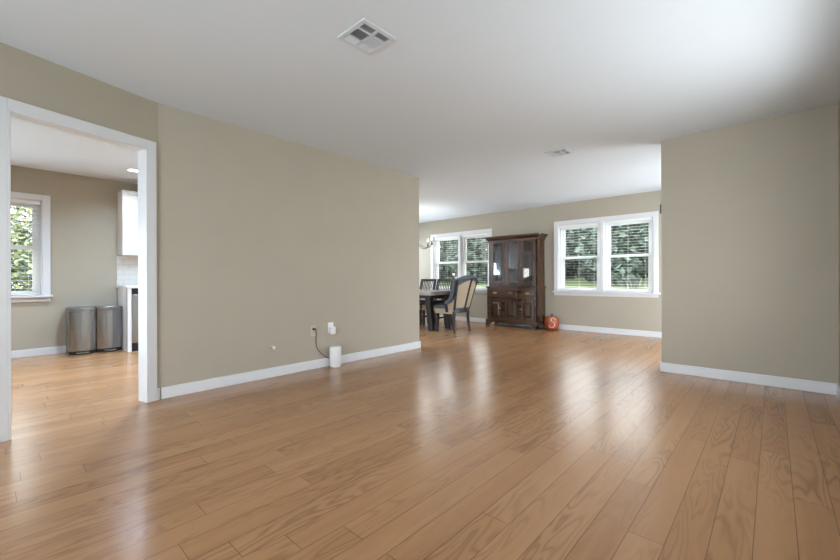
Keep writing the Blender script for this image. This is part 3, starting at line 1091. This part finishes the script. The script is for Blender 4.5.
# swooping sides
for s in (-1, 1):
    ctl = [(0.262, 0.975), (0.240, 0.93), (0.200, 0.80), (0.165, 0.70), (0.115, 0.615), (0.05, 0.570), (-0.025, 0.552)]
    top = []
    for k in range(13):
        q = k / 12 * 6
        i_ = min(5, int(q))
        fr_ = q - i_
        top.append((ctl[i_][0] + (ctl[i_ + 1][0] - ctl[i_][0]) * fr_, s * (0.305 - 0.070 * k / 12), ctl[i_][1] + (ctl[i_ + 1][1] - ctl[i_][1]) * fr_))
    mb = MB()
    mb.bar(top, [0.062] * 13, [0.050 + 0.030 * math.sin(PI * k / 12) for k in range(13)], (0, 1, 0))
    mb.build('arm', M_blue, ac, bevel=0.010)
    pn = MB()
    r0 = [(x, y - s * 0.012, z) for x, y, z in top]
    low = []
    for k in range(13):
        q = k / 12
        low.append((back_pt(s, 0)[0] - q * 0.16 + 0.0, s * (0.225 + 0.005 * (1 - q)), 0.43))
    out = []
    for th_ in (0.0, s * 0.022):
        out.append((r0, low, th_))
    rings = []
    for k in range(13):
        a_, b_ = Vector(r0[k]), Vector(low[k])
        dy = Vector((0, -s * 0.03, 0))
        rings.append([a_, b_, b_ + dy, a_ + dy])
    pn.loft(rings)
    pn.build('side_panel', M_tan, ac, smooth=False)
    fp = MB().bar([(top[-1][0], top[-1][1], top[-1][2] + 0.015), (top[-1][0] + 0.02, s * 0.225, 0.42), (top[-1][0] + 0.03, s * 0.225, 0.375)], 0.055, 0.05, (0, 1, 0))
    fp.build('arm_post', M_chair, ac, bevel=0.006)
    MB().box(-0.29, 0.16, s * 0.205 - 0.018, s * 0.205 + 0.018, 0.365, 0.435).build('side_rail', M_chair, ac, bevel=0.004)
    # legs: rear sabre legs, front straight
    MB().bar([(0.155, s * 0.21, 0.40), (0.150, s * 0.215, 0.28), (0.160, s * 0.225, 0.12), (0.185, s * 0.24, 0.0)], [0.05, 0.042, 0.036, 0.03], [0.05, 0.042, 0.036, 0.03], (0, 1, 0)).build('leg', M_chair, ac, bevel=0.004)
    MB().bar([(-0.265, s * 0.195, 0.40), (-0.265, s * 0.195, 0.0)], [0.052, 0.034], [0.052, 0.034], (0, 1, 0)).build('leg', M_chair, ac, bevel=0.004)
MB().box(-0.295, 0.15, -0.222, 0.222, 0.437, 0.492).build('seat_cushion', M_blue, ac, bevel=0.02)
MB().box(-0.295, 0.15, -0.226, 0.226, 0.345, 0.437).build('seat_skirt', M_tan, ac, bevel=0.006)

# ------------------------------------------------------------------ chandelier
ch = thing('chandelier', 'dark iron chandelier with lit candle bulbs by the edge of the long beige wall', 'chandelier', (-5.58, 5.925, 0))
MB().lathe([(0.055, H), (0.05, H - 0.03), (0.012, H - 0.04), (0.008, H - 0.05)], seg=20).build('ceiling_cup', M_iron, ch, smooth=True)
MB().tube([(0, 0, H - 0.045), (0, 0, 2.0)], 0.007, 8).build('rod', M_iron, ch)
MB().lathe([(0.006, 2.02), (0.02, 1.99), (0.012, 1.93), (0.03, 1.86), (0.018, 1.78), (0.035, 1.70), (0.03, 1.66), (0.01, 1.62), (0.004, 1.60)], seg=16).build('column', M_iron, ch, smooth=True)
for k in range(6):
    a = R(42.3 - 20 + 60 * k)
    dx, dy = math.cos(a), math.sin(a)
    P = [(0.02, 1.70), (0.08, 1.735), (0.15, 1.715), (0.22, 1.655), (0.30, 1.632), (0.37, 1.650), (0.41, 1.695)]
    pts = []
    for (a_, b_) in zip(P, P[1:]):
        for q in range(3):
            pts.append((dx * (a_[0] + (b_[0] - a_[0]) * q / 3), dy * (a_[0] + (b_[0] - a_[0]) * q / 3), a_[1] + (b_[1] - a_[1]) * q / 3))
    pts.append((dx * P[-1][0], dy * P[-1][0], P[-1][1]))
    arm = MB().tube(pts, 0.0065, 6).build('arm', M_iron, ch, smooth=True)
    cxy = (dx * 0.41, dy * 0.41, 0)
    MB().lathe([(0.006, 1.69), (0.028, 1.705), (0.030, 1.712), (0.013, 1.714), (0.013, 1.735)], cxy, 14).build('candle_cup', M_iron, arm, smooth=True)
    MB().lathe([(0.012, 1.735), (0.012, 1.790)], cxy, 12).build('candle_sleeve', M_iron, arm, smooth=True)
    MB().lathe([(0.005, 1.790), (0.011, 1.806), (0.010, 1.825), (0.004, 1.848), (0.001, 1.860)], cxy, 12).build('bulb', M_bulb, arm, smooth=True)

pl_ = bpy.data.lights.new('chandelier_glow', 'POINT')
pl_.energy = 24
pl_.color = (1.0, 0.97, 0.94)
pl_.shadow_soft_size = 0.45
po_ = bpy.data.objects.new('chandelier_glow', pl_)
COL.objects.link(po_)
po_.location = (-5.58, 5.925, 1.78)

# ------------------------------------------------------------------ things on the long wall


def outlet(loc, label, m, group):
    r = thing('wall_outlet', label, 'outlet', loc, 0, group)
    MB().box(0, 0.006, -0.036, 0.036, -0.058, 0.058).build('cover_plate', m, r, bevel=0.002)
    for s in (-1, 1):
        k = MB()
        k.prism([(0.017 * math.cos(2 * PI * i / 16), s * 0.020 + max(-0.013, min(0.013, 0.017 * math.sin(2 * PI * i / 16)))) for i in range(16)], 'x', 0.006, 0.008)
        ko = k.build('receptacle', m, r)
        sl = MB()
        for y in (-0.006, 0.006):
            sl.box(0.008, 0.0085, y - 0.001, y + 0.001, s * 0.020 - 0.001, s * 0.020 + 0.007)
        sl.build('slot', M_black, ko)
    return r


GO = 'outlets on the long beige wall'
outlet((XM, 2.364, 0.418), 'beige wall outlet with the dark cord plugged in', M_ivory, GO)
outlet((XM, 2.592, 0.435), 'white wall outlet behind the white plug-in adapter', M_plastic, GO)
pa = thing('plug_adapter', 'white plug-in adapter on the white wall outlet', 'adapter', (XM + 0.0085, 2.594, 0.403))
MB().box(0, 0.05, -0.030, 0.030, -0.042, 0.042).build('body', M_plastic, pa, bevel=0.008)
MB().box(0.048, 0.053, -0.022, 0.022, -0.030, 0.030).build('face', M_plastic, pa, bevel=0.002)
ks = thing('door_stop', 'small cream round door stop low on the long beige wall', 'door stop', (XM, 1.885, 0.302))
MB().lathe([(0.018, 0.0), (0.018, 0.004), (0.008, 0.007), (0.0075, 0.035)], seg=16, axis='x').build('base', M_ivory, ks, smooth=True)
MB().lathe([(0.008, 0.033), (0.016, 0.038), (0.017, 0.052), (0.012, 0.058), (0.002, 0.059)], seg=16, axis='x').build('tip', M_paintw, ks, smooth=True)

rt_ = thing('wifi_router', 'white cylindrical router standing on the floor against the white baseboard', 'router', (XM + 0.085, 2.598, 0))
MB().lathe([(0.001, 0.012), (0.060, 0.012), (0.064, 0.018), (0.064, 0.214), (0.060, 0.226), (0.050, 0.231), (0.001, 0.232)], seg=32).build('body', M_router, rt_, smooth=True)
MB().lathe([(0.001, 0.0), (0.054, 0.0), (0.057, 0.012), (0.001, 0.012)], seg=32).build('base', M_plastic, rt_, smooth=True)
cp = [(0.034, -0.234, 0.440), (0.034, -0.225, 0.425), (0.018, -0.207, 0.385), (0.014, -0.205, 0.33), (0.013, -0.203, 0.265), (0.014, -0.180, 0.205), (0.018, -0.135, 0.155), (0.022, -0.085, 0.115), (0.028, -0.04, 0.085), (0.045, -0.01, 0.06)]
cp = [(-0.085 + x, y, z) for x, y, z in cp]
sm = []
for i in range(len(cp) - 1):
    p0, p1, p2, p3 = (Vector(cp[max(i - 1, 0)]), Vector(cp[i]), Vector(cp[i + 1]), Vector(cp[min(i + 2, len(cp) - 1)]))
    for q in range(5):
        t = q / 5
        sm.append(0.5 * ((2 * p1) + (p2 - p0) * t + (2 * p0 - 5 * p1 + 4 * p2 - p3) * t * t + (3 * p1 - p0 - 3 * p2 + p3) * t ** 3))
sm.append(Vector(cp[-1]))
co = MB().tube(sm, 0.0035, 6).build('cord', M_cord, rt_, smooth=True)
tag(co, 'dark power cord')
MB().box(-0.085 + 0.0085, -0.085 + 0.036, -0.247, -0.221, 0.426, 0.452).build('plug', M_cord, rt_, bevel=0.004)

th_ = thing('thermostat', 'small dark box on the end face of the plain partition wall', 'thermostat', (-0.874, YR + 0.012, 1.722))
MB().box(-0.014, 0.0, -0.008, 0.075, -0.048, 0.048).build('case', M_black, th_, bevel=0.004)
MB().box(-0.0155, -0.0135, 0.005, 0.062, -0.03, 0.03).build('screen', M_black, th_)

# ------------------------------------------------------------------ kitchen
cy0 = 1.225
uc = thing('wall_cabinet', 'white upper kitchen cabinet above the white tile backsplash', 'cabinet', (XK, cy0, 1.335))
MB().box(0, 0.30, 0, 0.76, 0.012, 0.93).build('body', M_white, uc, bevel=0.003)
MB().box(0.0, 0.298, 0.002, 0.758, 0, 0.012).build('underside', M_birch, uc)
for k in range(2):
    dd = MB()
    a, b = 0.002 + k * 0.38, 0.378 + k * 0.38
    dd.box(0.301, 0.320, a, b, 0.004, 0.926)
    do_ = dd.build('door', M_white, uc, bevel=0.003)
    pn = MB()
    pn.box(0.320, 0.326, a, a + 0.06, 0.004, 0.926).box(0.320, 0.326, b - 0.06, b, 0.004, 0.926)
    pn.box(0.320, 0.326, a + 0.06, b - 0.06, 0.004, 0.064).box(0.320, 0.326, a + 0.06, b - 0.06, 0.866, 0.926)
    pn.build('door_frame', M_white, do_, bevel=0.002)
bs = MB().box(XK + 0.0005, XK + 0.008, cy0 - 0.012, 2.02, 0.91, 1.335).build('backsplash', M_tile)
tag(bs, 'white glossy subway tile backsplash between counter and upper cabinet', 'backsplash')
ep = MB()
ep.box(XK, XK + 0.60, cy0, cy0 + 0.02, 0, 0.872)
ep.box(XK + 0.555, XK + 0.615, cy0, cy0 + 0.045, 0, 0.872)
ep = ep.build('end_panel', M_white, bevel=0.002)
tag(ep, 'tall white cabinet end panel between the trash cans and the dishwasher', 'cabinet panel')
ct = MB().box(XK, XK + 0.635, cy0 - 0.018, 3.7, 0.872, 0.908).build('countertop', M_white, bevel=0.003)
tag(ct, 'thin white kitchen countertop over the dishwasher', 'countertop')
dw = thing('dishwasher', 'stainless steel dishwasher under the white countertop', 'dishwasher', (XK, cy0 + 0.05, 0))
MB().box(0.02, 0.57, 0.0, 0.595, 0.10, 0.865).build('body', M_black, dw)
MB().box(0.07, 0.55, 0.0, 0.595, 0.0, 0.10).build('toe_kick', M_black, dw)
MB().box(0.57, 0.60, 0.003, 0.592, 0.115, 0.79).build('door', M_steel, dw, bevel=0.004)
MB().box(0.57, 0.60, 0.003, 0.592, 0.795, 0.862).build('control_panel', M_black, dw, bevel=0.004)
MB().tube([(0.60, 0.06, 0.745), (0.635, 0.06, 0.75), (0.635, 0.53, 0.75), (0.60, 0.53, 0.745)], 0.010, 8).build('handle', M_steel_l, dw, smooth=True)
bc = thing('base_cabinet', 'white base cabinet row farther along under the countertop, hidden by the casing', 'cabinet', (XK + 0.001, cy0 + 0.65, 0))
MB().box(0, 0.57, 0, 1.82, 0.10, 0.872).build('body', M_white, bc)
MB().box(0.05, 0.51, 0, 1.82, 0.0, 0.10).build('toe_kick', M_black, bc)
for k in range(4):
    MB().box(0.57, 0.59, 0.004 + k * 0.455, 0.451 + k * 0.455, 0.11, 0.865).build('door', M_white, bc, bevel=0.003)


def make_can(loc, w, label, group):
    r = thing('trash_can', label, 'trash can', loc, 0, group)
    # local x depth (front at +x), y width
    dpt, hh = 0.33, 0.615

    def ring(x0, x1, y, bul, z):
        pts = [(x0, -y, z), (x0, y, z)]
        n = 8
        for i in range(n + 1):
            t = 1 - 2 * i / n
            pts.append((x1 + bul * (1 - t * t), y * t, z))
        return pts
    hw = w / 2
    mb = MB().loft([ring(0, dpt - 0.03, hw - 0.012, 0.045, 0.05), ring(0, dpt - 0.03, hw - 0.006, 0.036, 0.30), ring(0, dpt - 0.03, hw - 0.002, 0.030, 0.572)])
    mb.build('body', M_steel, r, smooth=True)
    MB().loft([ring(0.005, dpt - 0.035, hw - 0.002, 0.03, 0.0), ring(0.005, dpt - 0.03, hw - 0.002, 0.03, 0.05)]).build('base', M_black, r)
    MB().loft([ring(-0.004, dpt - 0.024, hw, 0.034, 0.574), ring(-0.004, dpt - 0.024, hw, 0.034, 0.610), ring(0.004, dpt - 0.032, hw - 0.008, 0.032, 0.620)]).build('lid', M_steel_l, r)
    MB().box(dpt - 0.02, dpt + 0.035, -hw * 0.48, hw * 0.48, 0.018, 0.032).build('pedal', M_steel_l, r, bevel=0.004)
    MB().box(-0.002, 0.03, -hw + 0.02, hw - 0.02, 0.56, 0.59).build('hinge', M_black, r)
    for s in (-1, 1):
        MB().box(0.02, dpt - 0.04, s * (hw - 0.003) - 0.004, s * (hw - 0.003) + 0.004, 0.05, 0.572).build('side_trim', M_steel_l, r)
    return r


GT = 'steel step trash cans against the kitchen wall'
make_can((XK + 0.022, 0.792, 0), 0.27, 'stainless step trash can nearer the kitchen window', GT)
make_can((XK + 0.022, 1.079, 0), 0.27, 'stainless step trash can beside the white cabinet end panel', GT)

# ------------------------------------------------------------------ outside
g = MB()
g.face([(-40, 7.6, -0.35), (25, 7.6, -0.35), (25, 9.5, -0.3), (-40, 9.5, -0.3)])
g.face([(-40, 9.5, -0.3), (25, 9.5, -0.3), (25, 16.5, 0.66), (-40, 16.5, 0.66)])
g.face([(-40, 16.5, 0.66), (25, 16.5, 0.66), (25, 45, 1.6), (-40, 45, 1.6)])
g.face([(-40, -30, -0.35), (-7.3, -30, -0.35), (-7.3, 7.6, -0.35), (-40, 7.6, -0.35)])
g.face([(-7.3, -30, -0.35), (25, -30, -0.35), (25, -2.8, -0.35), (-7.3, -2.8, -0.35)])
bmesh.ops.remove_doubles(g.bm, verts=g.bm.verts[:], dist=0.001)
g = g.build('lawn', M_grass)
struct(g, 'green lawn outside the windows', 'lawn')


def leaf_cloud(rng, blobs, n, size, squash=0.8):
    mb = MB()
    bm = mb.bm
    tot = sum(b[3] * b[4] for b in blobs)
    for (cx, cy, cz, rx, rz) in blobs:
        for _ in range(int(n * rx * rz / tot)):
            while True:
                p = Vector((rng.uniform(-1, 1), rng.uniform(-1, 1), rng.uniform(-1, 1)))
                if p.length < 1:
                    break
            c_ = Vector((cx + p.x * rx, cy + p.y * rx, cz + p.z * rz))
            a = Vector((rng.gauss(0, 1), rng.gauss(0, 1), rng.gauss(0, 0.6))).normalized()
            b = a.cross(Vector((rng.gauss(0, 1), rng.gauss(0, 1), rng.gauss(0, 1)))).normalized()
            s = size * rng.uniform(0.6, 1.4)
            vs = [bm.verts.new(c_ + a * s), bm.verts.new(c_ + b * s * 0.5), bm.verts.new(c_ - a * s), bm.verts.new(c_ - b * s * 0.5)]
            bm.faces.new(vs)
    return mb


def make_tree(x, y, z, h, rad, seed, label, group, m=M_leafD, n=3800, size=0.13):
    rng = random.Random(seed)
    r = thing('garden_tree', label, 'tree', (x, y, z), 0, group)
    MB().tube([(0, 0, -0.1), (0.05, 0.02, h * 0.35), (0.0, 0.08, h * 0.75)], [0.13, 0.10, 0.04], 8).build('trunk', M_bark, r, smooth=True)
    blobs = [(0, 0, h * 0.50, rad, h * 0.50)]
    for k in range(6):
        a = rng.uniform(0, 2 * PI)
        blobs.append((rad * 0.55 * math.cos(a), rad * 0.55 * math.sin(a), h * rng.uniform(0.15, 0.75), rad * 0.55, h * 0.22))
    leaf_cloud(rng, blobs, n, size).build('crown', m, r)
    return r


GTR = 'dark trees beyond the dining windows'
rng = random.Random(5)
k = 0
for (yy, x0, x1, hh, rad, z0) in ((17.9, -19.2, 1.0, 3.0, 1.5, 0.70), (21.5, -21.0, 2.0, 3.7, 1.6, 0.82), (25.2, -26.0, 3.0, 4.4, 1.7, 0.94), (29.6, -28.6, 4.0, 5.0, 1.9, 1.07)):
    x = x0
    while x < x1:
        make_tree(x, yy + rng.uniform(-0.1, 0.1), z0, hh + rng.uniform(-0.2, 0.25), rad, 100 + k, 'dark leafy tree in the tree rows seen through the dining windows', GTR, n=7500, size=0.17)
        x += rad * 2.36
        k += 1
GTK = 'leafy trees outside the kitchen window'
for i, yy in enumerate((-4.2, -1.5, 1.2, -2.9, -0.1, 2.6)):
    make_tree(-12.6 if i < 3 else -15.6, yy, -0.35, 3.6 if i < 3 else 4.1, 1.22, 300 + i, 'yellow-green leafy tree outside the kitchen window', GTK, M_leafY, n=7000, size=0.065)


def make_tuft(x, y, z, h, n, seed, label):
    rng = random.Random(seed)
    r = thing('ornamental_grass', label, 'plant', (x, y, z))
    mb = MB()
    for _ in range(n):
        a = rng.uniform(0, 2 * PI)
        sp_ = rng.uniform(0.1, 0.6) * h
        hh = h * rng.uniform(0.6, 1.0)
        w_ = 0.018
        px_, py_ = math.cos(a), math.sin(a)
        pts = [Vector((px_ * sp_ * q ** 1.6, py_ * sp_ * q ** 1.6, hh * (q - 0.25 * q ** 3))) for q in (0, 0.35, 0.7, 1.0)]
        sd = Vector((-py_, px_, 0))
        L_ = [mb.bm.verts.new(p - sd * w_ * (1.05 - q)) for p, q in zip(pts, (0, 0.35, 0.7, 1.0))]
        R_ = [mb.bm.verts.new(p + sd * w_ * (1.05 - q)) for p, q in zip(pts, (0, 0.35, 0.7, 1.0))]
        for i in range(3):
            mb.bm.faces.new((L_[i], R_[i], R_[i + 1], L_[i + 1]))
    mb.build('blades', M_leafG, r)
    return r


make_tuft(-2.35, 9.9, -0.3, 1.75, 420, 7, 'tall pale ornamental grass outside the window beside the partition wall')
make_tuft(-5.9, 9.0, -0.32, 1.30, 160, 8, 'pale spiky plant outside the window behind the armchair')
make_tuft(-7.7, 9.4, -0.32, 1.25, 160, 9, 'pale spiky plant outside the window behind the slat back chairs')
